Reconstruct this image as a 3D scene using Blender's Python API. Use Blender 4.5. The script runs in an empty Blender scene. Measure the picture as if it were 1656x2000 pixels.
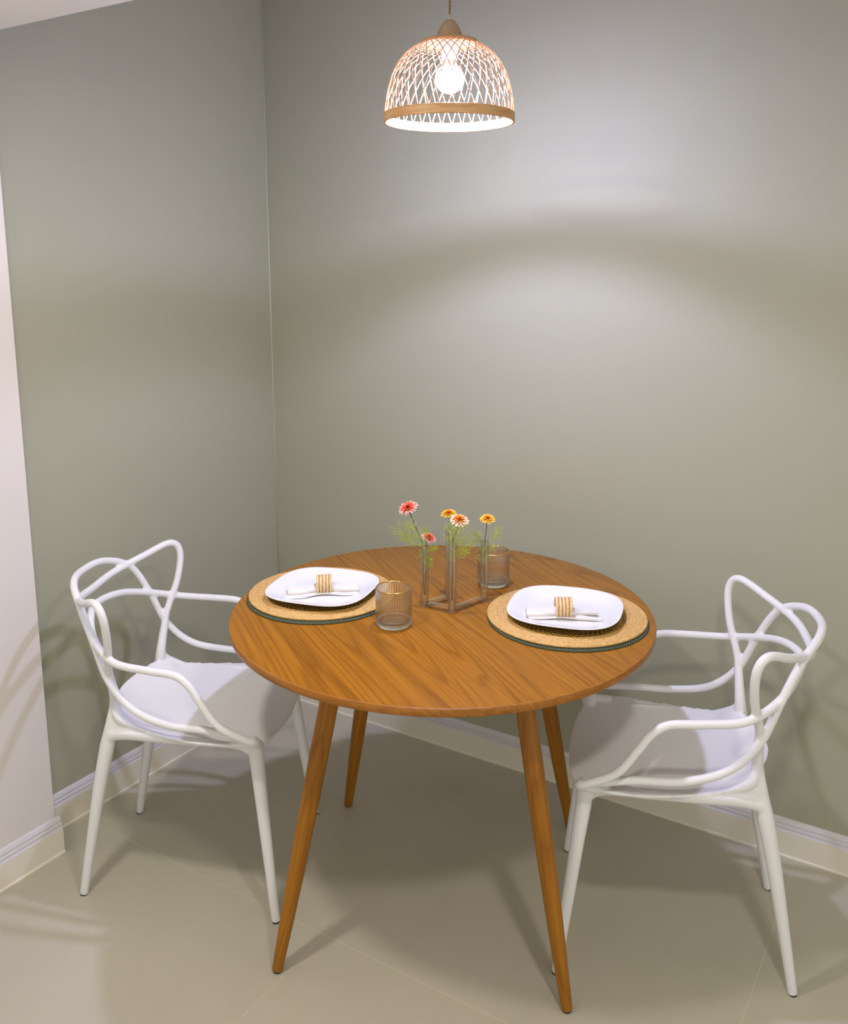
import bpy, math, random
import numpy as np
from mathutils import Vector, noise

# ------------------------------------------------------------------ camera, light, exposure
S = bpy.context.scene
COL = S.collection
PI = math.pi
FPX, PX, PY = 1771.14, 821.6, 853.3
YAW, PITCH = 2.12878, 0.18997
cam_data = bpy.data.cameras.new('camera')
cam = bpy.data.objects.new('camera', cam_data)
COL.objects.link(cam)
cam.location = (2.06623, -2.35267, 1.54816)
_F = Vector((math.cos(YAW) * math.cos(PITCH), math.sin(YAW) * math.cos(PITCH), -math.sin(PITCH)))
cam.rotation_euler = _F.to_track_quat('-Z', 'Y').to_euler()
cam_data.sensor_fit = 'VERTICAL'
cam_data.sensor_height = 24.0
cam_data.lens = FPX / 2000 * 24.0
cam_data.shift_x = (828 - PX) / 2000
cam_data.shift_y = -(1000 - PY) / 2000
cam_data.clip_start = 0.02
S.camera = cam

S.view_settings.view_transform = 'Standard'
S.view_settings.look = 'None'
S.view_settings.gamma = 1.0
S.view_settings.use_curve_mapping = False
S.view_settings.exposure = 0.0
S.cycles.transparent_max_bounces = 32
S.cycles.max_bounces = 16
S.cycles.transmission_bounces = 16

W = bpy.data.worlds.new('world')
S.world = W
W.use_nodes = True
W.node_tree.nodes['Background'].inputs[0].default_value = (1.0, 0.955, 0.86, 1)
W.node_tree.nodes['Background'].inputs[1].default_value = 1.08

BULB_STRENGTH = 1000.0
BULB_COLOR = (0.88, 0.90, 1.42)
DOWNLIGHT_POWER = 11.5
DOWNLIGHT_COLOR = (1.0, 0.94, 0.84)

# ------------------------------------------------------------------ helpers
def srgb(r, g, b):
    f = lambda c: (c / 255 / 12.92) if c / 255 <= 0.04045 else ((c / 255 + 0.055) / 1.055) ** 2.4
    return (f(r), f(g), f(b), 1.0)

def mat(name, color=(0.8, 0.8, 0.8, 1), rough=0.5, metal=0.0, spec=0.5, trans=0.0, ior=1.45, emit=None, es=0.0):
    m = bpy.data.materials.new(name)
    m.use_nodes = True
    b = m.node_tree.nodes['Principled BSDF']
    b.inputs['Base Color'].default_value = color
    b.inputs['Roughness'].default_value = rough
    b.inputs['Metallic'].default_value = metal
    b.inputs['Specular IOR Level'].default_value = spec
    b.inputs['Transmission Weight'].default_value = trans
    b.inputs['IOR'].default_value = ior
    if emit:
        b.inputs['Emission Color'].default_value = emit
        b.inputs['Emission Strength'].default_value = es
    return m

class NT:
    def __init__(s, m):
        s.t = m.node_tree; s.n = s.t.nodes; s.l = s.t.links; s.b = s.n['Principled BSDF']
    def add(s, kind, **kw):
        n = s.n.new(kind)
        for k, v in kw.items():
            if k.startswith('i_'):
                key = k[2:]
                key = int(key) if key.isdigit() else key.replace('_', ' ')
                n.inputs[key].default_value = v
            else:
                setattr(n, k, v)
        return n
    def link(s, a, b): s.l.new(a, b)
    def math(s, op, a, b=None, c=None):
        n = s.n.new('ShaderNodeMath'); n.operation = op
        for i, v in enumerate((a, b, c)):
            if v is None: continue
            if isinstance(v, (int, float)): n.inputs[i].default_value = v
            else: s.l.new(v, n.inputs[i])
        return n.outputs[0]
    def ramp(s, fac, stops):
        n = s.n.new('ShaderNodeValToRGB'); e = n.color_ramp.elements
        while len(e) < len(stops): e.new(0.5)
        for el, (p, c) in zip(e, stops): el.position = p; el.color = c
        s.l.new(fac, n.inputs[0]); return n.outputs[0]
    def mix(s, fac, a, b, mode='MIX'):
        n = s.n.new('ShaderNodeMix'); n.data_type = 'RGBA'; n.blend_type = mode
        for sock, v in ((n.inputs[0], fac), (n.inputs[6], a), (n.inputs[7], b)):
            if isinstance(v, (int, float)): sock.default_value = v
            elif isinstance(v, tuple): sock.default_value = v
            else: s.l.new(v, sock)
        return n.outputs[2]
    def bump(s, h, strength=0.3, dist=0.001):
        n = s.n.new('ShaderNodeBump'); n.inputs['Strength'].default_value = strength
        n.inputs['Distance'].default_value = dist
        s.l.new(h, n.inputs['Height']); s.l.new(n.outputs[0], s.b.inputs['Normal'])

def obj(name, verts, faces, m, parent=None, smooth=True, angle=None):
    me = bpy.data.meshes.new(name)
    me.from_pydata([tuple(v) for v in verts], [], [tuple(f) for f in faces])
    me.validate(); me.update()
    o = bpy.data.objects.new(name, me)
    COL.objects.link(o)
    for mm in (m if isinstance(m, (list, tuple)) else [m]): me.materials.append(mm)
    if smooth:
        me.shade_smooth()
        if angle is not None: me.set_sharp_from_angle(angle=math.radians(angle))
    if parent: o.parent = parent
    return o

def tag(o, label=None, cat=None, group=None, kind=None):
    if label: o['label'] = label
    if cat: o['category'] = cat
    if group: o['group'] = group
    if kind: o['kind'] = kind
    return o

def thing(name, loc, label, cat, rz=0.0, group=None):
    o = bpy.data.objects.new(name, None)
    COL.objects.link(o)
    o.empty_display_size = 0.05
    o.location = loc; o.rotation_euler = (0, 0, rz)
    return tag(o, label, cat, group)

class MB:
    def __init__(s): s.v = []; s.f = []
    def add(s, v, f):
        k = len(s.v); s.v += [tuple(map(float, p)) for p in v]; s.f += [tuple(i + k for i in q) for q in f]
        return s
    def box(s, a, b):
        (x0, y0, z0), (x1, y1, z1) = a, b
        s.add([(x0,y0,z0),(x1,y0,z0),(x1,y1,z0),(x0,y1,z0),(x0,y0,z1),(x1,y0,z1),(x1,y1,z1),(x0,y1,z1)],
              [(0,3,2,1),(4,5,6,7),(0,1,5,4),(1,2,6,5),(2,3,7,6),(3,0,4,7)])
        return s
    def tube(s, path, rad, n=12, caps=True, ell=None, up=None):
        P = [Vector(p) for p in path]; m = len(P)
        R = [rad] * m if isinstance(rad, (int, float)) else list(rad)
        T = []
        for i in range(m):
            d = P[min(i + 1, m - 1)] - P[max(i - 1, 0)]
            T.append(d.normalized())
        u = Vector(up) if up else (Vector((0, 0, 1)) if abs(T[0].z) < 0.9 else Vector((1, 0, 0)))
        N = (u - T[0] * u.dot(T[0])).normalized()
        vs = []; fs = []
        for i in range(m):
            if i:
                N = (N - T[i] * N.dot(T[i])).normalized()
            B = T[i].cross(N)
            for k in range(n):
                a = 2 * PI * k / n
                e1, e2 = ell if ell else (1, 1)
                vs.append(P[i] + (N * math.cos(a) * e1 + B * math.sin(a) * e2) * R[i])
        for i in range(m - 1):
            for k in range(n):
                a = i * n + k; b = i * n + (k + 1) % n
                fs.append((a, b, b + n, a + n))
        if caps:
            fs.append(tuple(range(n - 1, -1, -1))); fs.append(tuple((m - 1) * n + k for k in range(n)))
        return s.add(vs, fs)
    def lathe(s, prof, n=48, c=(0, 0, 0), closed=False):
        vs = []; fs = []
        rings = []
        for r, z in prof:
            if r < 1e-6:
                rings.append([len(vs)]); vs.append((c[0], c[1], c[2] + z))
            else:
                rings.append(list(range(len(vs), len(vs) + n)))
                for k in range(n):
                    a = 2 * PI * k / n; vs.append((c[0] + r * math.cos(a), c[1] + r * math.sin(a), c[2] + z))
        pr = list(zip(rings, rings[1:] + ([rings[0]] if closed else [])))
        if not closed: pr = pr[:len(rings) - 1]
        for A, B in pr:
            for k in range(n):
                k2 = (k + 1) % n
                if len(A) == 1 and len(B) == 1: continue
                if len(A) == 1: fs.append((A[0], B[k2], B[k]))
                elif len(B) == 1: fs.append((A[k], A[k2], B[0]))
                else: fs.append((A[k], A[k2], B[k2], B[k]))
        return s.add(vs, fs)
    def build(s, name, m, parent=None, **kw): return obj(name, s.v, s.f, m, parent, **kw)

def crom(pts, n=10, closed=False):
    c = [np.array(p, float) for p in pts]
    q = [2 * c[0] - c[1]] + c + [2 * c[-1] - c[-2]]
    if closed: q = [c[-1]] + c + [c[0], c[1]]
    out = []
    for i in range(1, len(q) - 2):
        p0, p1, p2, p3 = q[i - 1:i + 3]
        for k in range(n):
            t = k / n
            out.append(.5 * ((2 * p1) + (-p0 + p2) * t + (2 * p0 - 5 * p1 + 4 * p2 - p3) * t * t + (-p0 + 3 * p1 - 3 * p2 + p3) * t ** 3))
    if not closed: out.append(q[-2])
    return out

# ------------------------------------------------------------------ materials of the room
def wall_paint(name, color):
    m = mat(name, color, rough=0.55, spec=0.25)
    t = NT(m)
    tc = t.add('ShaderNodeTexCoord')
    n = t.add('ShaderNodeTexNoise', i_Scale=260.0, i_Detail=3.0); t.link(tc.outputs['Object'], n.inputs['Vector'])
    n2 = t.add('ShaderNodeTexNoise', i_Scale=1.6, i_Detail=2.0); t.link(tc.outputs['Object'], n2.inputs['Vector'])
    c = t.mix(t.math('MULTIPLY', n2.outputs[0], 0.10), color, tuple(x * 0.86 for x in color[:3]) + (1,))
    t.link(c, t.b.inputs['Base Color'])
    t.bump(n.outputs[0], 0.06, 0.0006)
    return m
M = {}
M['sage'] = wall_paint('sage_wall_paint', (0.372, 0.374, 0.284, 1))
M['white_wall'] = wall_paint('white_wall_paint', (0.66, 0.62, 0.60, 1))
M['ceiling'] = wall_paint('ceiling_paint', (0.86, 0.82, 0.80, 1))
M['skirting'] = mat('skirting_gloss', (0.60, 0.585, 0.61, 1), rough=0.35)
M['caulk'] = mat('floor_caulk', (0.72, 0.68, 0.58, 1), rough=0.5)

def floor_mat():
    m = mat('porcelain_tile', rough=0.38, spec=0.4); t = NT(m)
    tc = t.add('ShaderNodeTexCoord'); sep = t.add('ShaderNodeSeparateXYZ'); t.link(tc.outputs['Object'], sep.inputs[0])
    n1 = t.add('ShaderNodeTexNoise', i_Scale=2.2, i_Detail=4.0); t.link(tc.outputs['Object'], n1.inputs['Vector'])
    n2 = t.add('ShaderNodeTexNoise', i_Scale=60.0, i_Detail=6.0); t.link(tc.outputs['Object'], n2.inputs['Vector'])
    n3 = t.add('ShaderNodeTexNoise', i_Scale=9.0, i_Detail=5.0, i_Roughness=0.7); t.link(tc.outputs['Object'], n3.inputs['Vector'])
    base = t.ramp(n1.outputs[0], [(0.35, (0.465, 0.435, 0.358, 1)), (0.65, (0.515, 0.482, 0.400, 1))])
    base = t.mix(t.math('MULTIPLY', n2.outputs[0], 0.28), base, (0.40, 0.39, 0.28, 1))
    sp = t.ramp(n3.outputs[0], [(0.62, (0, 0, 0, 1)), (0.75, (1, 1, 1, 1))])
    base = t.mix(t.math('MULTIPLY', sp, 0.22), base, (0.66, 0.63, 0.56, 1))
    def line(sock, off):
        u = t.math('DIVIDE', t.math('SUBTRACT', sock, off), 0.888)
        f = t.math('ABSOLUTE', t.math('SUBTRACT', u, t.math('ROUND', u)))
        return t.math('LESS_THAN', f, 0.0013)
    g = t.math('MAXIMUM', line(sep.outputs[0], 0.886), line(sep.outputs[1], -0.888))
    c = t.mix(t.math('MULTIPLY', g, 0.5), base, (0.66, 0.61, 0.46, 1))
    t.link(c, t.b.inputs['Base Color'])
    r = t.math('ADD', t.math('MULTIPLY', n3.outputs[0], 0.15), 0.33); t.link(r, t.b.inputs['Roughness'])
    t.bump(n2.outputs[0], 0.05, 0.0005)
    return m
M['floor'] = floor_mat()

# ------------------------------------------------------------------ room shell
SOF_Y, SOF_Z, WX = -1.025, 2.056, 0.0935
def plane_box(name, a, b, m): return tag(MB().box(a, b).build(name, m, smooth=False), kind='structure')
plane_box('floor', (-0.25, -4.2, -0.06), (4.4, 0.15, 0.0), M['floor'])
plane_box('wall_back', (-0.15, 0.0, 0.0), (4.4, 0.15, 2.95), M['sage'])
plane_box('wall_left', (-0.15, -1.05, 0.0), (0.0, 0.0, 2.95), M['sage'])
plane_box('wall_front_left', (-0.15, -4.2, 0.0), (WX, SOF_Y, 2.6), M['white_wall'])
bpy.data.objects['wall_front_left']['label'] = 'white painted wall standing forward of the green one at the left edge'
plane_box('ceiling', (-0.15, SOF_Y - 0.1, 2.56), (4.4, 0.15, 2.62), M['ceiling'])
so = plane_box('ceiling_front', (WX, -4.2, SOF_Z), (4.4, SOF_Y, 2.56), M['ceiling'])

def baseboard(name, p0, p1, out, wrap=False):
    # profile swept along p0 -> p1; out = outward normal
    prof = [(0, 0), (.0185, 0), (.0185, .004), (.015, .007), (.015, .071), (.0135, .0745), (.0115, .0755), (.0115, .083),
            (.0105, .0850), (.0085, .0858), (.0085, .0920), (.0075, .0945), (.0055, .0990), (.003, .1025), (0, .1035)]
    n = len(prof); v = []; p0 = Vector(p0); p1 = Vector(p1); o = Vector(out)
    for P in (p0, p1):
        for d, z in prof: v.append((P.x + o.x * d, P.y + o.y * d, z))
    f = [(i, i + 1, n + i + 1, n + i) for i in range(n - 1)] + [tuple(range(n)), tuple(range(2 * n - 1, n - 1, -1))]
    ob = obj(name, v, f, [M['skirting'], M['caulk']], smooth=False)
    for p in ob.data.polygons[1:4]: p.material_index = 1
    ob.data.polygons[0].material_index = 1
    return tag(ob, kind='structure')
baseboard('baseboard_back', (0.0, 0, 0), (4.4, 0, 0), (0, -1, 0))
baseboard('baseboard_left', (0, -1.024, 0), (0, 0, 0), (1, 0, 0))
baseboard('baseboard_front_left', (WX, -4.2, 0), (WX, SOF_Y + 0.012, 0), (1, 0, 0))
# thin sealant bead that runs up the corner between the two green walls
tag(MB().tube([(0.001, -0.001, 0.10), (0.001, -0.001, 2.56)], 0.0026, 8).build('trim_1', mat('corner_sealant', (0.42, 0.46, 0.33, 1), 0.4)), kind='structure')

# ------------------------------------------------------------------ recessed ceiling lights (above the picture)
def downlight(x, y, label):
    r = thing('ceiling_light', (x, y, SOF_Z), label, 'ceiling light', group='recessed ceiling lights')
    MB().lathe([(.067, -.001), (.084, -.004), (.086, 0.0), (.067, 0.0)], 40, closed=True).build('trim_ring', mat('light_trim', (.8, .8, .8, 1), .4), r)
    ld = bpy.data.lights.new('downlight', 'AREA'); ld.shape = 'DISK'; ld.size = 0.13
    ld.energy = DOWNLIGHT_POWER; ld.color = DOWNLIGHT_COLOR
    lo = bpy.data.objects.new('lamp', ld); COL.objects.link(lo); lo.parent = r; lo.location = (0, 0, -0.006)
downlight(0.85, -1.55, 'white recessed ceiling light over the left chair')
downlight(2.05, -1.65, 'white recessed ceiling light over the right chair')

# ------------------------------------------------------------------ wood
def wood(name, base, dark, light, ang=0.0, axis='Z', scale=1.0, rough=0.3):
    m = mat(name, rough=rough, spec=0.32); t = NT(m)
    tc = t.add('ShaderNodeTexCoord')
    mp = t.add('ShaderNodeMapping'); t.link(tc.outputs['Object'], mp.inputs[0])
    if axis == 'X':
        mp.inputs['Rotation'].default_value = (0, 0, -ang)
        st = (0.55, 7.0, 7.0); fine = (3.0, 210.0, 210.0); mid = (1.2, 36.0, 36.0)
    else:
        st = (9.0, 9.0, 0.7); fine = (230.0, 230.0, 5.0); mid = (50, 50, 2.0)
    def sc(v):
        s = t.add('ShaderNodeVectorMath', operation='MULTIPLY'); t.link(mp.outputs[0], s.inputs[0])
        s.inputs[1].default_value = tuple(x * scale for x in v); return s.outputs[0]
    nA = t.add('ShaderNodeTexNoise', i_Scale=1.0, i_Detail=1.5, i_Roughness=0.4); t.link(sc(st), nA.inputs['Vector'])
    nB = t.add('ShaderNodeTexNoise', i_Scale=1.0, i_Detail=4.0, i_Roughness=0.6); t.link(sc(fine), nB.inputs['Vector'])
    nC = t.add('ShaderNodeTexNoise', i_Scale=1.0, i_Detail=3.0, i_Roughness=0.6); t.link(sc(mid), nC.inputs['Vector'])
    k = t.math('ADD', t.math('MULTIPLY', nA.outputs[0], 23.0), t.math('MULTIPLY', nC.outputs[0], 0.9))
    fr = t.math('FRACT', k)
    g = t.ramp(fr, [(0.0, (1, 1, 1, 1)), (0.18, (0.15, 0.15, 0.15, 1)), (0.6, (0, 0, 0, 1)), (1.0, (0.75, 0.75, 0.75, 1))])
    c = t.mix(t.math('MULTIPLY', g, 0.58), base, dark)
    f2 = t.ramp(nB.outputs[0], [(0.36, (1, 1, 1, 1)), (0.56, (0, 0, 0, 1))])
    c = t.mix(t.math('MULTIPLY', f2, 0.40), c, dark)
    f3 = t.ramp(nC.outputs[0], [(0.45, (0, 0, 0, 1)), (0.75, (1, 1, 1, 1))])
    c = t.mix(t.math('MULTIPLY', f3, 0.45), c, light)
    t.link(c, t.b.inputs['Base Color'])
    t.bump(nB.outputs[0], 0.05, 0.0004)
    return m
M['top'] = wood('teak_veneer', (0.330, 0.128, 0.008, 1), (0.135, 0.043, 0.003, 1), (0.415, 0.172, 0.012, 1), ang=math.radians(-33), axis='X', rough=0.27)
M['legwood'] = wood('turned_leg_wood', (0.33, 0.132, 0.010, 1), (0.17, 0.058, 0.004, 1), (0.42, 0.175, 0.014, 1), axis='Z', rough=0.30)
M['edge'] = wood('edge_band', (0.33, 0.13, 0.02, 1), (0.18, 0.06, 0.008, 1), (0.40, 0.17, 0.03, 1), ang=0, axis='X', rough=0.32)

# ------------------------------------------------------------------ table
TX, TY, TR, TZ = 1.04033, -0.61697, 0.4896, 0.75
tb = thing('round_dining_table', (TX, TY, 0), 'round wooden dining table with four splayed tapered legs in the corner', 'table')
ob = MB().lathe([(0, .732), (TR - .004, .732), (TR - .001, .7335), (TR, .736), (TR, .7465), (TR - .0012, .7492), (TR - .004, .75), (0, .75)], 180).build('tabletop', [M['top'], M['edge']], tb, angle=50)
for p in ob.data.polygons:
    if p.index >= 180 and p.index < 180 * 6: p.material_index = 1
A0, RF, RT = -1.96969, 0.4498, 0.2735
for k in range(4):
    a = A0 - k * PI / 2
    f = Vector((RF * math.cos(a), RF * math.sin(a), 0.0035)); tp = Vector((RT * math.cos(a), RT * math.sin(a), 0.7325))
    L = (tp - f).length
    prof = [(0, .0105), (.003, .0122), (.05, .0135), (.12, .0158), (.22, .0182), (.36, .0202), (.50, .0212), (.66, .0216), (.72, .0216)]
    mb = MB(); nn = [(s, r) for s, r in prof if s < L] + [(L, .0216)]
    mb.tube([(0, 0, s) for s, r in nn], [r for s, r in nn], 28)
    lg = mb.build('leg', M['legwood'], tb, angle=40)
    lg.location = f; lg.rotation_mode = 'QUATERNION'; lg.rotation_quaternion = (tp - f).to_track_quat('Z', 'Y')
    gl = MB().lathe([(0, 0), (.0095, 0), (.0100, .001), (.0100, .0040), (0, .0040)], 20).build('glide', mat('glide_black', (.02, .02, .02, 1), .6), lg)
    gl.location = (0, 0, -.0032)

# ------------------------------------------------------------------ chairs
M['plastic'] = mat('white_polypropylene', (0.74, 0.745, 0.76, 1), rough=0.42, spec=0.4)
M['glide'] = mat('chair_glide_rubber', (.03, .03, .035, 1), .7)
CE = [[-0.144, 0.1441, 0.5101], [-0.1383, 0.1787, 0.6023], [-0.1172, 0.2198, 0.69], [-0.1136, 0.2408, 0.7618], [-0.1358, 0.2288, 0.7908], [-0.1895, 0.1772, 0.7702], [-0.2405, 0.0977, 0.7491], [-0.253, 0.0, 0.7403]]
CH = [[0.216, 0.186, 0.444], [0.2190, 0.2120, 0.4610], [0.2050, 0.2285, 0.4735], [0.1121, 0.2187, 0.4875], [0.0102, 0.2128, 0.4938], [-0.0775, 0.1956, 0.519], [-0.1388, 0.1807, 0.5796], [-0.1759, 0.1679, 0.6689], [-0.215, 0.144, 0.7488], [-0.2578, 0.0838, 0.7836], [-0.2754, 0.0, 0.7866]]
CU = [[0.218, 0.184, 0.442], [0.2230, 0.2100, 0.4570], [0.2080, 0.2310, 0.4735], [0.1445, 0.2446, 0.5147], [0.1045, 0.2444, 0.5705], [0.0800, 0.2410, 0.6060], [0.045, 0.2360, 0.6290], [-0.0183, 0.2312, 0.6352], [-0.1064, 0.2158, 0.6437], [-0.1737, 0.1647, 0.6693], [-0.22, 0.0867, 0.696], [-0.2437, 0.0, 0.7014]]
def mirror(c): return c + [[p[0], -p[1], p[2]] for p in c[-2::-1]]
SEAT = [(-.189, 0, .486), (-.181, .050, .487), (-.161, .108, .492), (-.132, .152, .490), (-.085, .180, .467), (.045, .212, .456), (.165, .222, .458), (.232, .165, .443), (.252, 0, .428)]

def chair_pieces():
    P = []
    def T(path, r, n=14, **k): return MB().tube(path, r, n, **k)
    P.append(('backrest', T(crom(mirror(CE), 8), 0.0097)))
    P.append(('seat_rail', T(crom(mirror(CH), 8), 0.0095)))
    P.append(('armrest', T(crom(mirror(CU), 8), 0.0095)))
    # seat shell
    c = [list(p) for p in SEAT]; ring = crom(c + [[p[0], -p[1], p[2]] for p in c[-2:0:-1]], 7, closed=True)
    ring = [np.array(p) for p in ring]; n = len(ring); m = MB(); cx = 0.035
    K = 12; top = []; bot = []
    for j in range(K + 1):
        t = j / K
        for p in ring:
            x = cx + (p[0] - cx) * t; y = p[1] * t
            dish = 0.438 + 0.004 * math.cos(PI * x / .25)
            w = t ** 3.2
            z = dish * (1 - w) + p[2] * w
            if p[0] > .12: z += 0.006 * math.sin(PI * min(1, t)) * (1 if t < 1 else 0)
            top.append((x, y, z)); bot.append((x * .995, y * .985, z - 0.0085))
    V = top + bot; Fc = []; o = (K + 1) * n
    for j in range(K):
        for k in range(n):
            a = j * n + k; b = j * n + (k + 1) % n
            if j: Fc.append((a, b, b + n, a + n)); Fc.append((o + a, o + a + n, o + b + n, o + b))
            else: Fc.append((0, b + n, a + n)); Fc.append((o, o + a + n, o + b + n))
    for k in range(n):
        a = K * n + k; b = K * n + (k + 1) % n; Fc.append((a, b, o + b, o + a))
    m.add(V, Fc)
    for s in (1, -1):
        # moulded apron under the seat edge between rear and front leg
        m.tube(crom([(-.172, s * .158, .385), (-.160, s * .163, .420), (-.120, s * .172, .437), (-.03, s * .188, .444), (.08, s * .192, .443), (.165, s * .185, .436), (.200, s * .178, .415), (.209, s * .174, .385)], 5),
               [.012, .013, .012] + [.010] * 30 + [.012, .013, .012], 12, ell=(1.25, .75))
        m.tube(crom([(.160, s * .205, .452), (.205, s * .205, .455), (.214, s * .224, .470)], 4), [.012, .012, .012, .012, .011, .011, .010, .010, .0095], 12)
        # side skirt of the shell, closing the space down to the apron
        vs = []; fs = []; NK = 26
        for i in range(NK):
            x = -.146 + (.206 + .146) * i / (NK - 1)
            yt = np.interp(x, [-.166, -.15, -.085, .045, .165, .206], [.146, .152, .172, .204, .210, .190])
            zt = np.interp(x, [-.166, -.15, -.12, -.085, .045, .165, .206], [.505, .500, .482, .463, .452, .452, .446])
            yb = np.interp(x, [-.166, -.12, -.03, .08, .165, .206], [.159, .170, .186, .190, .183, .176])
            zb = np.interp(x, [-.166, -.145, -.12, -.03, .08, .165, .206], [.398, .425, .434, .441, .440, .433, .405])
            for (yy, zz) in ((yt, zt), (yb, zb)):
                vs += [(x, s * (yy + .0035), zz), (x, s * (yy - .0035), zz)]
        for i in range(NK - 1):
            a = i * 4; b = a + 4
            fs += [(a, a + 2, b + 2, b), (a + 1, b + 1, b + 3, a + 3), (a, b, b + 1, a + 1), (a + 2, a + 3, b + 3, b + 2)]
        fs += [(0, 1, 3, 2), ((NK - 1) * 4, (NK - 1) * 4 + 2, (NK - 1) * 4 + 3, (NK - 1) * 4 + 1)]
        if s < 0: fs = [tuple(reversed(q)) for q in fs]
        m.add(vs, fs)
        # shell running up into the rear post
        m.tube(crom([(-.09, s * .172, .462), (-.13, s * .160, .478), (-.143, s * .150, .505), (-.142, s * .158, .545)], 4), [.006, .008, .010, .012, .012, .012, .011, .010, .010, .010, .010, .010, .010], 12)
        m.tube(crom([(.232, s * .07, .424), (.228, s * .135, .430), (.214, s * .168, .425), (.209, s * .174, .395)], 4), [.004, .005, .006, .008, .010, .012, .013, .014, .015, .015, .015, .015, .015], 12)
    P.append(('seat', m))
    for s in (1, -1):
        rear = crom([(-.2461, s * .1718, .003), (-.2181, s * .1665, .15), (-.1885, s * .161, .30), (-.166, s * .156, .40), (-.152, s * .149, .46), (-.144, s * .1445, .515), (-.1385, s * .178, .600)], 6)
        zr = lambda z: float(np.interp(z, [0, .02, .15, .30, .40, .46, .52, .60], [.0105, .0108, .0130, .0160, .0178, .0160, .0125, .0095]))
        P.append(('leg', MB().tube(rear, [zr(p[2]) for p in rear], 16)))
        front = crom([(.2553, s * .2185, .003), (.2385, s * .203, .15), (.2215, s * .187, .30), (.2115, s * .176, .385), (.2095, s * .178, .425), (.2115, s * .198, .455), (.2135, s * .223, .470)], 6)
        zf = lambda z: float(np.interp(z, [0, .02, .15, .30, .385, .425, .455, .47], [.0105, .0108, .0128, .0155, .0175, .0185, .0140, .0105]))
        P.append(('leg', MB().tube(front, [zf(p[2]) for p in front], 16)))
    return P

def make_chair():
    """the moulded chair is fused into one smooth skin, then cut back into its parts"""
    P = chair_pieces()
    allm = MB(); samples = []
    for i, (nm, mb) in enumerate(P):
        allm.add(mb.v, mb.f)
        v = np.array(mb.v)
        # denser samples so nearest-piece lookups are reliable
        f4 = [q for q in mb.f if len(q) <= 4]
        fc = np.array([np.mean([v[k] for k in q], axis=0) for q in f4])
        samples.append(np.vstack([v, fc]))
    tmp = obj('tmp_shell', allm.v, allm.f, M['plastic'])
    md = tmp.modifiers.new('r', 'REMESH'); md.mode = 'VOXEL'; md.voxel_size = 0.0027
    dg = bpy.context.evaluated_depsgraph_get(); dg.update()
    me = bpy.data.meshes.new_from_object(tmp.evaluated_get(dg))
    bpy.data.objects.remove(tmp)
    nv = len(me.vertices); co = np.empty(nv * 3); me.vertices.foreach_get('co', co); co = co.reshape(-1, 3)
    E = np.empty(len(me.edges) * 2, int); me.edges.foreach_get('vertices', E); E = E.reshape(-1, 2)
    deg = np.bincount(E.ravel(), minlength=nv)[:, None].astype(float)
    def lap(c):
        s = np.zeros_like(c)
        for k in range(3):
            s[:, k] = np.bincount(E[:, 0], weights=c[E[:, 1], k], minlength=nv) + np.bincount(E[:, 1], weights=c[E[:, 0], k], minlength=nv)
        return s / np.maximum(deg, 1)
    foot = co[:, 2] < 0.006
    for it in range(14):      # lambda / mu smoothing rounds the joints without thinning the tubes
        c2 = co + 0.55 * (lap(co) - co); c2[foot] = co[foot]; co = c2
        c2 = co - 0.40 * (lap(co) - co); c2[foot] = co[foot]; co = c2
    faces = [tuple(p.vertices) for p in me.polygons]
    cent = np.array([co[list(f)].mean(0) for f in faces])
    # nearest piece by grid hashing
    from mathutils.kdtree import KDTree
    tot = sum(len(s) for s in samples); kd = KDTree(tot); own = []; j = 0
    for i, s in enumerate(samples):
        for p in s: kd.insert(p, j); own.append(i); j += 1
    kd.balance()
    lab = [own[kd.find(c)[1]] for c in cent]
    root = bpy.data.objects.new('moulded_armchair', None); COL.objects.link(root)
    for i, (nm, mb) in enumerate(P):
        sel = [faces[k] for k in range(len(faces)) if lab[k] == i]
        used = sorted({v for f in sel for v in f}); mp = {v: q for q, v in enumerate(used)}
        o = obj(nm, [co[v] for v in used], [tuple(mp[v] for v in f) for f in sel], M['plastic'], root)
        if nm == 'leg':
            x, y = (np.array(mb.v)[:16].mean(0))[:2]
            g = MB().lathe([(0, 0), (.0086, 0), (.0092, .001), (.0092, .005), (0, .005)], 18, (x, y, 0)).build('glide', M['glide'], o)
    return root

def copy_tree(o, parent=None):
    c = o.copy(); COL.objects.link(c); c.parent = parent
    for ch in [k for k in bpy.data.objects if k.parent == o]: copy_tree(ch, c)
    return c
ch1 = make_chair()
ch2 = copy_tree(ch1)
ch1.location = (0.43569, -0.83141, 0); ch1.rotation_euler = (0, 0, 0.45579)
ch2.location = (1.56003, -0.41501, 0); ch2.rotation_euler = (0, 0, -2.79776)
tag(ch1, 'white moulded armchair with interlaced looped back, left of the table by the white wall', 'chair', 'white armchairs at the table')
tag(ch2, 'white moulded armchair with interlaced looped back, right of the table against the green wall', 'chair', 'white armchairs at the table')

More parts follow.
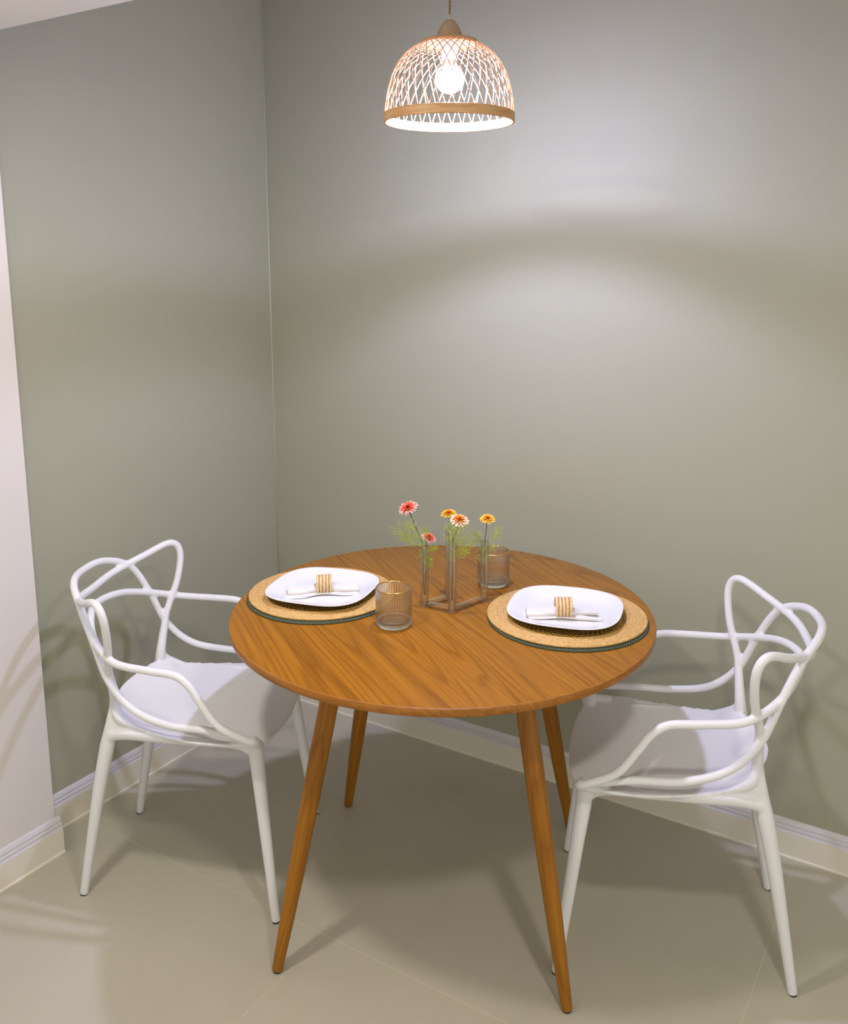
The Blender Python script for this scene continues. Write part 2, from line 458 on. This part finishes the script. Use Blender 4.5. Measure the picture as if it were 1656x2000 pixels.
# ------------------------------------------------------------------ pendant lamp
def bamboo(name, a, b, rough=0.5, sc=(40, 40, 40)):
    m = mat(name, a, rough); t = NT(m)
    tc = t.add('ShaderNodeTexCoord'); mp = t.add('ShaderNodeMapping'); t.link(tc.outputs['Object'], mp.inputs[0]); mp.inputs['Scale'].default_value = sc
    n = t.add('ShaderNodeTexNoise', i_Scale=1.0, i_Detail=3.0); t.link(mp.outputs[0], n.inputs['Vector'])
    t.link(t.ramp(n.outputs[0], [(.35, a), (.65, b)]), t.b.inputs['Base Color']); return m
M['bamboo'] = bamboo('bamboo_strip', (.50, .26, .13, 1), (.62, .35, .18, 1))
M['bamboo_band'] = bamboo('bamboo_band', (.50, .27, .11, 1), (.62, .37, .17, 1), sc=(14, 14, 120))
M['capwood'] = bamboo('lamp_cap_wood', (.42, .28, .16, 1), (.52, .36, .22, 1), sc=(60, 60, 8))
RX, RY = math.sin(YAW), -math.cos(YAW)
LX, LY = TX + RX * 0.0115, TY + RY * 0.0115
lamp = thing('pendant_lamp', (LX, LY, 1.838), 'woven bamboo dome pendant lamp hanging lit above the table', 'lamp')
MB().lathe([(.1365, 0), (.1385, .001), (.1388, .010), (.1385, .0195), (.1365, .0205), (.1345, .0195), (.1345, .001)], 96, closed=True).build('rim_band', M['bamboo_band'], lamp, angle=40)
PR = [(.1362, .008), (.1362, .020), (.1335, .045), (.1285, .072), (.1205, .096), (.1090, .118), (.0940, .1365), (.0740, .1515), (.0540, .1595)]
pr = crom([(r, z, 0) for r, z in PR], 4)
def strip(phi0, sgn, off):
    pts = []; phi = phi0; prev = None
    for p in pr:
        r, z = p[0], p[1]
        if prev is not None:
            ds = math.hypot(r - prev[0], z - prev[1]); rm = (r + prev[0]) / 2
            sa = min(.82, .040 / rm); phi += sgn * ds * sa / math.sqrt(1 - sa * sa) / rm
        pts.append((r, z, phi)); prev = (r, z)
    v = []; f = []
    w, th = .00088, .00045
    for i, (r, z, ph) in enumerate(pts):
        a = pts[max(i - 1, 0)]; b = pts[min(i + 1, len(pts) - 1)]
        P = lambda q: Vector((q[0] * math.cos(q[2]), q[0] * math.sin(q[2]), q[1]))
        t = (P(b) - P(a)).normalized()
        n = Vector((math.cos(ph), math.sin(ph), 0)) * .8 + Vector((0, 0, 1)) * max(0, (z - .06) / .1) * 1.0
        n = (n - t * n.dot(t)).normalized(); s = t.cross(n)
        c = P((r, z, ph)) + n * off
        for e1, e2 in ((-1, -1), (1, -1), (1, 1), (-1, 1)): v.append(c + s * w * e1 + n * th * e2)
    for i in range(len(pts) - 1):
        for k in range(4): f.append((i * 4 + k, i * 4 + (k + 1) % 4, i * 4 + 4 + (k + 1) % 4, i * 4 + 4 + k))
    return v, f
mb = MB(); NS = 37
for k in range(NS):
    for sgn in (1, -1):
        v, f = strip(2 * PI * (k + (.0 if sgn > 0 else .18)) / NS, sgn, .0006 * sgn); mb.add(v, f)
mb.build('woven_dome', M['bamboo'], lamp, smooth=False)
mb = MB().lathe([(.060, .1565), (.061, .1600), (.058, .1640), (.030, .1690), (.0, .1690), (0, .1660), (.028, .1660), (.054, .1600)], 64)
mb.build('top_plate', M['bamboo_band'], lamp, angle=40)
MB().lathe([(0, .167), (.0275, .167), (.0272, .171), (.0245, .182), (.0190, .193), (.0125, .201), (.0085, .2045), (0, .205)], 40).build('cap', M['capwood'], lamp, angle=60)
MB().lathe([(0, .205), (.0042, .205), (.0042, .209), (.0030, .2105), (.0030, .217), (0, .217)], 20).build('cord_grip', mat('clear_grip', (.55, .52, .45, 1), .3), lamp)
cd = mat('jute_cord', (.30, .19, .08, 1), .8)
z0 = .216; z1 = 2.56 - 1.838
mb = MB()
for ph in (0, PI):
    mb.tube([(.0011 * math.cos(z * 420 + ph), .0011 * math.sin(z * 420 + ph), z) for z in np.linspace(z0, z1, 260)], .0014, 6)
mb.build('cord', cd, lamp)
MB().lathe([(0, z1 - .028), (.045, z1 - .026), (.048, z1 - .022), (.048, z1), (0, z1)], 40).build('ceiling_rose', mat('white_rose', (.8, .8, .8, 1), .4), lamp, angle=40)
MB().lathe([(0, .167), (.017, .167), (.017, .128), (.0145, .125), (0, .125)], 28).build('socket', mat('socket_ceramic', (.75, .72, .66, 1), .4), lamp, angle=40)
bm_ = mat('lit_bulb', (1, 1, 1, 1), .3, emit=(*BULB_COLOR, 1), es=BULB_STRENGTH)
MB().lathe([(0, .060)] + [(.0300 * math.sin(a), .090 - .0300 * math.cos(a)) for a in np.linspace(.12, 1.50, 14)], 32).build('bulb', bm_, lamp)
MB().lathe([(.0205, .1110), (.0165, .1180), (.0145, .1270), (0, .1270)], 32).build('bulb_neck', mat('bulb_neck_white', (.75, .70, .66, 1), .4), lamp)
MB().lathe([(.0300 * math.sin(a), .090 - .0300 * math.cos(a)) for a in np.linspace(1.49, 2.36, 9)], 32).build('bulb_shoulder', mat('bulb_upper_glow', (.9, .9, .9, 1), .4, emit=(*BULB_COLOR, 1), es=45.0), lamp)

# ------------------------------------------------------------------ table ware
def rad_mat(name, fn, rough=.75):
    m = mat(name, rough=rough, spec=.25); t = NT(m)
    tc = t.add('ShaderNodeTexCoord'); sep = t.add('ShaderNodeSeparateXYZ'); t.link(tc.outputs['Object'], sep.inputs[0])
    x, y = sep.outputs[0], sep.outputs[1]
    r = t.math('SQRT', t.math('ADD', t.math('MULTIPLY', x, x), t.math('MULTIPLY', y, y)))
    a = t.math('ARCTAN2', y, x)
    fn(t, r, a, tc); return m
def f_border(t, r, a, tc):
    s = t.math('SINE', t.math('ADD', t.math('MULTIPLY', a, 230.0), t.math('MULTIPLY', r, 900.0)))
    n = t.add('ShaderNodeTexNoise', i_Scale=140.0, i_Detail=3.0); t.link(tc.outputs['Object'], n.inputs['Vector'])
    c = t.ramp(t.math('ADD', t.math('MULTIPLY', s, .18), n.outputs[0]), [(.25, (.46, .27, .085, 1)), (.75, (.70, .45, .18, 1))])
    t.link(c, t.b.inputs['Base Color']); t.bump(s, .35, .0006)
def f_weave(t, r, a, tc):
    s1 = t.math('SINE', t.math('ADD', t.math('MULTIPLY', a, 62.0), t.math('MULTIPLY', r, 420.0)))
    s2 = t.math('SINE', t.math('SUBTRACT', t.math('MULTIPLY', a, 62.0), t.math('MULTIPLY', r, 420.0)))
    s = t.math('MAXIMUM', s1, s2)
    n = t.add('ShaderNodeTexNoise', i_Scale=90.0, i_Detail=3.0); t.link(tc.outputs['Object'], n.inputs['Vector'])
    c = t.ramp(t.math('ADD', t.math('MULTIPLY', s, .35), t.math('MULTIPLY', n.outputs[0], .7)), [(.15, (.13, .075, .010, 1)), (.80, (.46, .28, .06, 1))])
    t.link(c, t.b.inputs['Base Color']); t.bump(s, .8, .0015)
def f_green(t, r, a, tc):
    s = t.math('SINE', t.math('ADD', t.math('MULTIPLY', a, 210.0), t.math('MULTIPLY', r, 1400.0)))
    c = t.ramp(t.math('ADD', t.math('MULTIPLY', s, .5), .5), [(.25, (.022, .035, .018, 1)), (.95, (.22, .25, .16, 1))])
    t.link(c, t.b.inputs['Base Color']); t.bump(s, .9, .0015)
M['jute'] = rad_mat('jute_coil', f_border); M['weave'] = rad_mat('open_jute_weave', f_weave); M['green_braid'] = rad_mat('green_braid', f_green)
M['china'] = mat('white_opal_glass', (.74, .745, .76, 1), .12, spec=.5)
M['linen'] = mat('cream_linen', (.70, .665, .64, 1), .85)
tl = NT(M['linen']); _tc = tl.add('ShaderNodeTexCoord'); _n = tl.add('ShaderNodeTexNoise', i_Scale=900.0, i_Detail=2.0); tl.link(_tc.outputs['Object'], _n.inputs['Vector']); tl.bump(_n.outputs[0], .3, .0004)
M['ring'] = bamboo('pale_cane', (.62, .42, .20, 1), (.80, .60, .34, 1), sc=(200, 200, 200))

def scallop(r0, r1, z, pitch, h, per=6):
    out = []; n = max(1, round((r1 - r0) / pitch)); p = (r1 - r0) / n
    for i in range(n):
        for k in range(per):
            t = k / per; out.append((r0 + p * (i + t), z + h * abs(math.sin(PI * t)) ** .6))
    out.append((r1, z)); return out
def green_mat(x, y, r, label):
    o = MB().lathe([(0, .0006)] + [(q, zz) for q, zz in scallop(.02, r, .0022, .008, .0018)] + [(r + .001, .0008), (0, .0)], 120).build('green_placemat', M['green_braid'])
    o.location = (x, y, TZ + .0002); tag(o, label, 'placemat', 'green placemats under the jute ones')
def jute_mat(x, y, r, label):
    t = thing('jute_placemat', (x, y, TZ + .0046), label, 'placemat', group='jute placemats')
    ri = r * .74
    MB().lathe([(ri, 0)] + scallop(ri, r, .0035, .0075, .0022) + [(r + .0005, .001), (r - .002, 0)], 140, closed=True).build('coiled_border', M['jute'], t)
    MB().lathe([(0, .0)] + [(ri + .001, 0), (ri + .001, .0030)] + list(reversed(scallop(.004, ri + .001, .0026, .010, .0012))) + [(0, .0028)], 120).build('woven_center', M['weave'], t)
def plate(x, y, rz, a, ex, label):
    prof = [(0, .0035), (.45, .0035), (.60, .004), (.70, .0065), (.80, .0110), (.90, .0160), (.97, .0188), (.995, .0194), (1.0, .0186), (.985, .0168), (.90, .0128), (.80, .0078), (.70, .0030), (.62, .0), (.58, 0.0), (.56, .0010), (0, .0010)]
    n = 120; v = []; f = []
    for s, z in prof:
        for k in range(n):
            th = 2 * PI * k / n; c, q = math.cos(th), math.sin(th)
            e = ex * (1 if s > .7 else 1) if s > .6 else ex
            rr = a * s / ((abs(c) ** e + abs(q) ** e) ** (1 / e))
            v.append((rr * c, rr * q, z))
    for i in range(len(prof) - 1):
        for k in range(n):
            k2 = (k + 1) % n; f.append((i * n + k2, i * n + k, (i + 1) * n + k, (i + 1) * n + k2))
    o = obj('square_plate', v, f, M['china']); o.location = (x, y, TZ + .0108); o.rotation_euler = (0, 0, rz)
    tag(o, label, 'plate', 'rounded square white plates')
def napkin(x, y, rz, seed, label, style):
    rnd = random.Random(seed); n = 34; m = MB()
    def loft(x0, x1, wl, wr, hl, hr, yo, zo, hc, N=40, fold=.0012):
        vs = []; fs = []
        for i in range(N + 1):
            t = i / N; X = x0 + (x1 - x0) * t; u = abs(X) / .09
            b = min(1, max(0, (abs(X) - .012) / .045)); b = b * b * (3 - 2 * b)
            w = (.0162 + (((wl if X < 0 else wr)) - .0162) * b); h = (hc + ((hl if X < 0 else hr) - hc) * b)
            yy = yo(X) if callable(yo) else yo
            for k in range(n):
                a = 2 * PI * k / n; c, q = math.cos(a), math.sin(a)
                e = .55 if abs(X) > .03 else .9
                Y = w * math.copysign(abs(c) ** e, c); Z = h * math.copysign(abs(q) ** e, q)
                Z += fold * b * math.sin(Y * 300 + X * 40)
                vs.append((X, yy + Y, zo + h + Z))
        for i in range(N):
            for k in range(n):
                k2 = (k + 1) % n; fs.append((i * n + k, i * n + k2, (i + 1) * n + k2, (i + 1) * n + k))
        fs.append(tuple(range(n))); fs.append(tuple(N * n + k for k in range(n - 1, -1, -1)))
        m.add(vs, fs)
    if style == 0:
        loft(-.084, .086, .0205, .0215, .0055, .0060, lambda X: .003 + .03 * abs(X), .0035, .0095)
        loft(-.092, .084, .0190, .0170, .0022, .0024, lambda X: -.011 * min(1, abs(X) / .05), .0, .004, fold=.0006)
    else:
        loft(-.082, .078, .0180, .0070, .0055, .0045, lambda X: .002 - (.0 if X < 0 else -.10 * X), .003, .0095)
        loft(-.078, .084, .0150, .0075, .0025, .0038, lambda X: -.006 * min(1, abs(X) / .05) - (0 if X < 0 else .17 * max(0, X - .01)), .0, .004, fold=.0006)
    o = m.build('folded_napkin', M['linen']); o.location = (x, y, TZ + .0150); o.rotation_euler = (0, 0, rz)
    tag(o, label, 'napkin', 'cream napkins in cane rings')
M['liner'] = mat('brown_liner', (.36, .20, .10, 1), .7)
def ring(x, y, rz, label):
    m = MB(); R = .0205; tt = .0039
    for i in range(5):
        X = (i - 2) * .0078
        pts = []; N = 40; k = 10; vs = []; fs = []
        for a in range(N):
            A_ = 2 * PI * a / N
            for b in range(k):
                B_ = 2 * PI * b / k
                rr = R + tt * .8 * math.cos(B_); vs.append((X + tt * .82 * math.sin(B_), rr * math.cos(A_), rr * math.sin(A_)))
        for a in range(N):
            for b in range(k):
                a2 = (a + 1) % N; b2 = (b + 1) % k
                fs.append((a * k + b, a2 * k + b, a2 * k + b2, a * k + b2))
        m.add(vs, fs)
    # thin liner that the cane hoops are bound to
    o = thing('napkin_ring', (x, y, TZ + .0150 + .0236), None, None, rz)
    m.build('cane_hoops', M['ring'], o)
    vs = []; fs = []; N = 48
    for (X, rr) in ((-.0185, R - .0012), (.0185, R - .0012), (.0185, R + .0008), (-.0185, R + .0008)):
        for a in range(N): vs.append((X, rr * math.cos(2 * PI * a / N), rr * math.sin(2 * PI * a / N)))
    for q in range(4):
        for a in range(N): fs.append((q * N + a, q * N + (a + 1) % N, ((q + 1) % 4) * N + (a + 1) % N, ((q + 1) % 4) * N + a))
    obj('liner', vs, fs, M['liner'], o)
    tag(o, label, 'napkin ring', 'ribbed cane napkin rings')

green_mat(.7515, -.7035, .178, 'dark green braided placemat under the jute mat beside the left chair')
green_mat(1.3165, -.5205, .181, 'dark green braided placemat under the jute mat beside the right chair')
jute_mat(.747, -.694, .177, 'round woven jute placemat on the left half of the table')
jute_mat(1.3105, -.512, .181, 'round woven jute placemat on the right half of the table')
plate(.759, -.705, .244, .126, 3.1, 'white rounded square plate on the left jute placemat')
plate(1.310, -.519, .244, .128, 2.9, 'white rounded square plate on the right jute placemat')
napkin(.7665, -.716, math.radians(41), 1, 'cream folded napkin with broad flat ends on the left plate', 0)
napkin(1.3165, -.549, math.radians(28), 2, 'cream rolled napkin with narrow split tail on the right plate', 1)
ring(.7680, -.7120, math.radians(38), 'ribbed cane napkin ring around the left plate napkin')
ring(1.3170, -.5480, math.radians(30), 'ribbed cane napkin ring around the right plate napkin')

# ------------------------------------------------------------------ glassware
M['glass'] = mat('clear_glass', (1, 1, 1, 1), 0.0, trans=1.0, ior=1.47)
def thin_glass(name, tint=(.985, .99, .99, 1), ior=1.5, boost=1.0, add=0.0, refr=0.0):
    m = bpy.data.materials.new(name); m.use_nodes = True; t = m.node_tree
    t.nodes.remove(t.nodes['Principled BSDF']); out = t.nodes['Material Output']
    tr = t.nodes.new('ShaderNodeBsdfTransparent'); tr.inputs[0].default_value = tint
    gl = t.nodes.new('ShaderNodeBsdfGlossy'); gl.inputs['Roughness'].default_value = 0.02
    fr = t.nodes.new('ShaderNodeFresnel'); fr.inputs[0].default_value = ior
    ma = t.nodes.new('ShaderNodeMath'); ma.operation = 'MULTIPLY_ADD'; ma.inputs[1].default_value = boost; ma.inputs[2].default_value = add; ma.use_clamp = True
    mx = t.nodes.new('ShaderNodeMixShader')
    ge = t.nodes.new('ShaderNodeNewGeometry'); io = t.nodes.new('ShaderNodeMix'); io.data_type = 'FLOAT'
    io.inputs[2].default_value = ior; io.inputs[3].default_value = 1 / ior
    t.links.new(ge.outputs['Backfacing'], io.inputs[0]); t.links.new(io.outputs[0], fr.inputs[0])
    t.links.new(fr.outputs[0], ma.inputs[0]); t.links.new(ma.outputs[0], mx.inputs[0])
    t.links.new(tr.outputs[0], mx.inputs[1]); t.links.new(gl.outputs[0], mx.inputs[2]); gb = t.nodes.new('ShaderNodeBsdfGlass'); gb.inputs['IOR'].default_value = 1.45; gb.inputs['Roughness'].default_value = 0.0
    m2 = t.nodes.new('ShaderNodeMixShader'); m2.inputs[0].default_value = refr
    t.links.new(mx.outputs[0], m2.inputs[1]); t.links.new(gb.outputs[0], m2.inputs[2]); t.links.new(m2.outputs[0], out.inputs[0])
    return m
M['thin_glass'] = thin_glass('thin_clear_glass', boost=1.3, add=.01, refr=.22)
M['rib_glass'] = thin_glass('ribbed_clear_glass', tint=(.99, .995, .995, 1), boost=1.2, add=.01, refr=.34)
M['gold'] = mat('gilt_rim', (.85, .58, .18, 1), .22, metal=1.0)
def tumbler(x, y, label, rz):
    t = thing('ribbed_tumbler', (x, y, TZ + .0004), label, 'drinking glass', rz, 'ribbed tumblers with gilt rims')
    n = 44 * 8; R = .0405; H = .0885
    MB().lathe([(0, .0), (.0320, .0), (.0375, .0012), (.0395, .0040), (.0401, .0090), (.0400, .0120), (.0365, .0128), (.0, .0118)], 96, closed=False).build('glass_base', M['glass'], t)
    prof_o = [(.0402, .0124)] + [(R, z) for z in np.linspace(.014, H - .003, 8)] + [(R - .0004, H - .0006)]
    prof_i = [(R - .0016, H - .0006)] + [(R - .0024, z) for z in np.linspace(H - .004, .022, 7)] + [(R - .0035, .0150), (R - .0060, .0132)]
    v = []; f = []; rings = []
    for j, (r, z) in enumerate(prof_o + prof_i):
        if r == 0: rings.append([len(v)]); v.append((0, 0, z)); continue
        rings.append(list(range(len(v), len(v) + n)))
        rib = .00085 if (j < len(prof_o) and .008 < z < H - .004) else 0
        for k in range(n):
            a = 2 * PI * k / n; rr = r - rib * (1 - abs(math.cos(22 * a)))
            v.append((rr * math.cos(a), rr * math.sin(a), z))
    for A_, B_ in zip(rings, rings[1:]):
        for k in range(n):
            k2 = (k + 1) % n
            if len(A_) == 1: f.append((A_[0], B_[k2], B_[k]))
            elif len(B_) == 1: f.append((A_[k], A_[k2], B_[0]))
            else: f.append((A_[k], A_[k2], B_[k2], B_[k]))
    obj('glass_wall', v, f, M['rib_glass'], t)
    MB().lathe([(R - .0020, H - .0012), (R + .0001, H - .0012), (R + .0002, H + .0002), (R - .0008, H + .0008), (R - .0021, H + .0002)], 80, closed=True).build('gilt_rim', M['gold'], t)
tumbler(1.000, -.758, 'ribbed clear tumbler with gold rim beside the left placemat', .1)
tumbler(1.067, -.406, 'ribbed clear tumbler with gold rim at the back of the table behind the vase', .0)

VT = {1: (1.002, -.630), 2: (1.029, -.562), 3: (1.073, -.624), 4: (1.102, -.521)}
VH = {1: .150, 2: .178, 3: .168, 4: .150}
vase = thing('tube_bud_vase', (1.05, -.585, TZ + .0005), 'clear glass bud vase of four joined upright tubes at the table centre', 'vase')
for k, (x, y) in VT.items():
    H = VH[k]; ro, ri = .0096, .0082
    p = [(0, 0), (.005, .0003), (.0082, .0025), (ro, .0065), (ro, H - .001), (ro - .0006, H), (ri + .0003, H), (ri, H - .001), (ri, .009), (.0062, .0048), (0, .0028)]
    p = [(0, 0), (.005, .0003), (.0082, .0025), (ro, .0065), (ro, .012), (ro, H - .001), (ro - .0003, H), (ro - .0012, H), (ro - .0014, H - .001), (ro - .0014, .009), (.0062, .0048), (0, .0028)]
    MB().lathe(p, 36, (x - 1.05, y + .585, 0)).build('tube', M['thin_glass'], vase)
def conn(path, r=.0068):
    pts = crom([(x - 1.05, y + .585, z) for x, y, z in path], 6)
    m = MB(); m.tube(pts, r, 20, caps=True); m.tube(pts[1:-1], r - .0014, 20, caps=True)
    # inner wall faces the other way
    k = len(pts) * 20
    m.f = [q if min(q) < k else tuple(reversed(q)) for q in m.f]
    return m.build('connecting_tube', M['glass'], vase)
def straight(a, b):
    A_ = Vector((*VT[a], .0086)); B_ = Vector((*VT[b], .0086)); d = (B_ - A_).normalized()
    conn([tuple(A_ + d * .0085), tuple(A_ + d * .020), tuple(B_ - d * .020), tuple(B_ - d * .0085)])
straight(1, 2); straight(1, 3); straight(3, 4)

# ------------------------------------------------------------------ flowers
M['stem'] = mat('dark_green_stem', (.055, .085, .03, 1), .6)
M['fern'] = mat('fern_green', (.40, .47, .07, 1), .6)
M['fern'].node_tree.nodes['Principled BSDF'].inputs['Subsurface Weight'].default_value = 0.0
def petal_mat(name, inner, outer, r0, r1):
    m = mat(name, rough=.7); t = NT(m)
    at = t.add('ShaderNodeAttribute'); at.attribute_name = 'petal_t'
    t.link(t.ramp(at.outputs['Fac'], [(r0, inner), (r1, outer)]), t.b.inputs['Base Color']); return m
M['pink'] = petal_mat('coral_pink_petals', (.74, .10, .04, 1), (.88, .50, .40, 1), .58, 1.0)
M['yellow'] = petal_mat('amber_petals', (.86, .34, .015, 1), (.90, .55, .05, 1), .3, .95)
M['cream'] = petal_mat('peach_petals', (.76, .22, .015, 1), (.90, .68, .46, 1), .50, .92)
def flower(head, d, axis, pmat, tube, label, seed, ferns, leafscale=1.0):
    rnd = random.Random(seed); hx, hy, hz = head
    bx, by = VT[tube]; bx += rnd.uniform(-.003, .003); by += rnd.uniform(-.003, .003)
    t = thing('artificial_flower', (bx, by, TZ + .030), label, 'flower')
    o0 = Vector((bx, by, TZ + .030)); H = Vector(head) - o0
    ax = Vector(axis).normalized()
    rim = Vector((bx, by, TZ + VH[tube])) - o0; rim += (Vector((H.x, H.y, 0)).normalized() if Vector((H.x, H.y, 0)).length > 1e-4 else Vector((1, 0, 0))) * .0048
    pts = crom([(0, 0, 0), tuple(rim * .5), tuple(rim), tuple((rim + H) / 2 * 1.0), tuple(H - ax * .006)], 6)
    MB().tube(pts, .0011, 7).build('stem', M['stem'], t)
    # head
    up = ax; e1 = up.orthogonal().normalized(); e2 = up.cross(e1)
    v = []; f = []; pt = []; R = d / 2
    for ringi, (r0, r1, num, el, w) in enumerate([(.12, 1.0, 17, .10, .15), (.10, .93, 15, .26, .14), (.08, .78, 14, .50, .12), (.05, .60, 11, .80, .11), (.03, .42, 9, 1.10, .10), (.0, .25, 6, 1.35, .08)]):
        for k in range(num):
            a = 2 * PI * (k + rnd.uniform(-.2, .2)) / num + ringi * .4; L = R * r1 * rnd.uniform(.9, 1.08)
            dirv = e1 * math.cos(a) + e2 * math.sin(a); side = up.cross(dirv)
            el_ = el + rnd.uniform(-.1, .1); b = len(v)
            for j in range(5):
                s = j / 4; rad = R * r0 + L * s * math.cos(el_); hh = L * s * math.sin(el_) * .75 + .0012 * ringi - .10 * L * s * s
                ww = R * w * math.sin(PI * (.12 + .80 * s)) * 1.25
                base = H + dirv * rad + up * hh
                v += [base - side * ww + up * ww * .35, base, base + side * ww + up * ww * .35]
                c_ = min(1, (rad / R)); pt += [c_] * 3
            for j in range(4):
                q = b + j * 3; f += [(q, q + 1, q + 4, q + 3), (q + 1, q + 2, q + 5, q + 4)]
    hd = obj('bloom', v, f, pmat, t)
    at = hd.data.attributes.new('petal_t', 'FLOAT', 'POINT'); at.data.foreach_set('value', pt)
    # calyx
    m = MB(); m.tube([tuple(H - ax * .007), tuple(H - ax * .003), tuple(H + ax * .0005)], [.0014, .0032, R * .22], 9); m.build('calyx', M['stem'], t)
    # ferny leaves
    for (dx, dy, dz, ln, z0) in ferns:
        m = MB(); start = rim * 0 + Vector((rim.x, rim.y, z0)); d0 = Vector((dx, dy, dz)).normalized()
        def needle(p, dv, L, r):
            m.tube([tuple(p), tuple(p + dv * L * .5 + Vector((0, 0, .0004))), tuple(p + dv * L)], [r, r * .9, r * .35], 4)
        def branch(p, dv, L, depth):
            N = 5 if depth else 7
            q = Vector(p); dcur = Vector(dv); path = [tuple(q)]
            for i in range(N):
                dcur = (dcur + Vector((rnd.uniform(-.16, .16), rnd.uniform(-.16, .16), rnd.uniform(-.06, .12)))).normalized()
                q = q + dcur * L / N; path.append(tuple(q))
                if depth < 2 and i >= (1 if depth == 0 else 0) and rnd.random() > .18:
                    for sgn in (1, -1):
                        perp = dcur.cross(Vector((RX, RY, 0)).cross(Vector((0, 0, 1)))).normalized() * sgn
                        sd = (dcur * .8 + perp * .75 + Vector((rnd.uniform(-.3, .3), rnd.uniform(-.3, .3), rnd.uniform(-.1, .2)))).normalized()
                        if depth == 0: branch(q, sd, L * (.46 - .035 * i), 1)
                        else: needle(q, sd, L * .30 * rnd.uniform(.5, 1.2), .00036)
            m.tube(path, [.0007 if depth == 0 else .00045] * len(path), 5)
            needle(q, dcur, L * .2, .0004)
        branch(start, d0, ln, 0)
        m.build('leaf', M['fern'], t)
    return t
vx, vy = RX, RY      # picture-right on the floor plan
tow = Vector((-math.cos(YAW), -math.sin(YAW), 0))   # towards the room
def lv(r, z, f=0.0): return (vx * r + tow.x * f, vy * r + tow.y * f, z)
g_ = VH
flower((.947, -.615, .980), .044, lv(-.30, .88, .34), M['pink'], 1, 'tall pink and coral flower leaning left out of the leftmost vase tube', 3,
       [lv(-.95, .42) + (.075, .125), lv(-.70, .85) + (.055, .122), lv(-.1, 1.0, .1) + (.045, .110), lv(-.85, .25, .2) + (.05, .118), lv(.05, .9) + (.03, .075)])
flower((.9965, -.6035, .9115), .034, lv(.40, .88, .26), M['pink'], 1, 'short pink and coral flower low at the mouth of the leftmost vase tube', 5,
       [lv(-.1, .9, .1) + (.035, .085), lv(.1, .9, -.1) + (.035, .06), lv(.0, 1, .0) + (.04, .045), lv(.8, .35, .1) + (.025, .105)])
flower((1.009, -.531, .955), .037, lv(-.12, .97, .12), M['yellow'], 2, 'amber yellow flower with pale tips at the back of the middle pair', 7,
       [lv(.55, .85) + (.045, .115), lv(.1, 1, .1) + (.040, .075), lv(.2, .95) + (.035, .055), lv(.35, .9) + (.05, .13)])
flower((1.067, -.582, .960), .041, lv(.10, .93, .34), M['cream'], 3, 'orange flower with pale peach outer petals in front of the amber one', 9,
       [lv(.55, .83, .1) + (.075, .105), lv(.85, .55) + (.055, .110), lv(-.2, .95) + (.055, .115), lv(.7, .3, .1) + (.035, .100), lv(.1, 1) + (.04, .08)])
flower((1.090, -.486, .943), .036, lv(.05, .95, .28), M['yellow'], 4, 'orange yellow flower standing alone in the rightmost vase tube', 11,
       [lv(.65, .75, .1) + (.050, .105), lv(-.75, .70) + (.045, .100), lv(.75, .45) + (.03, .085), lv(-.1, 1) + (.045, .05), lv(.05, 1, .1) + (.04, .07)])
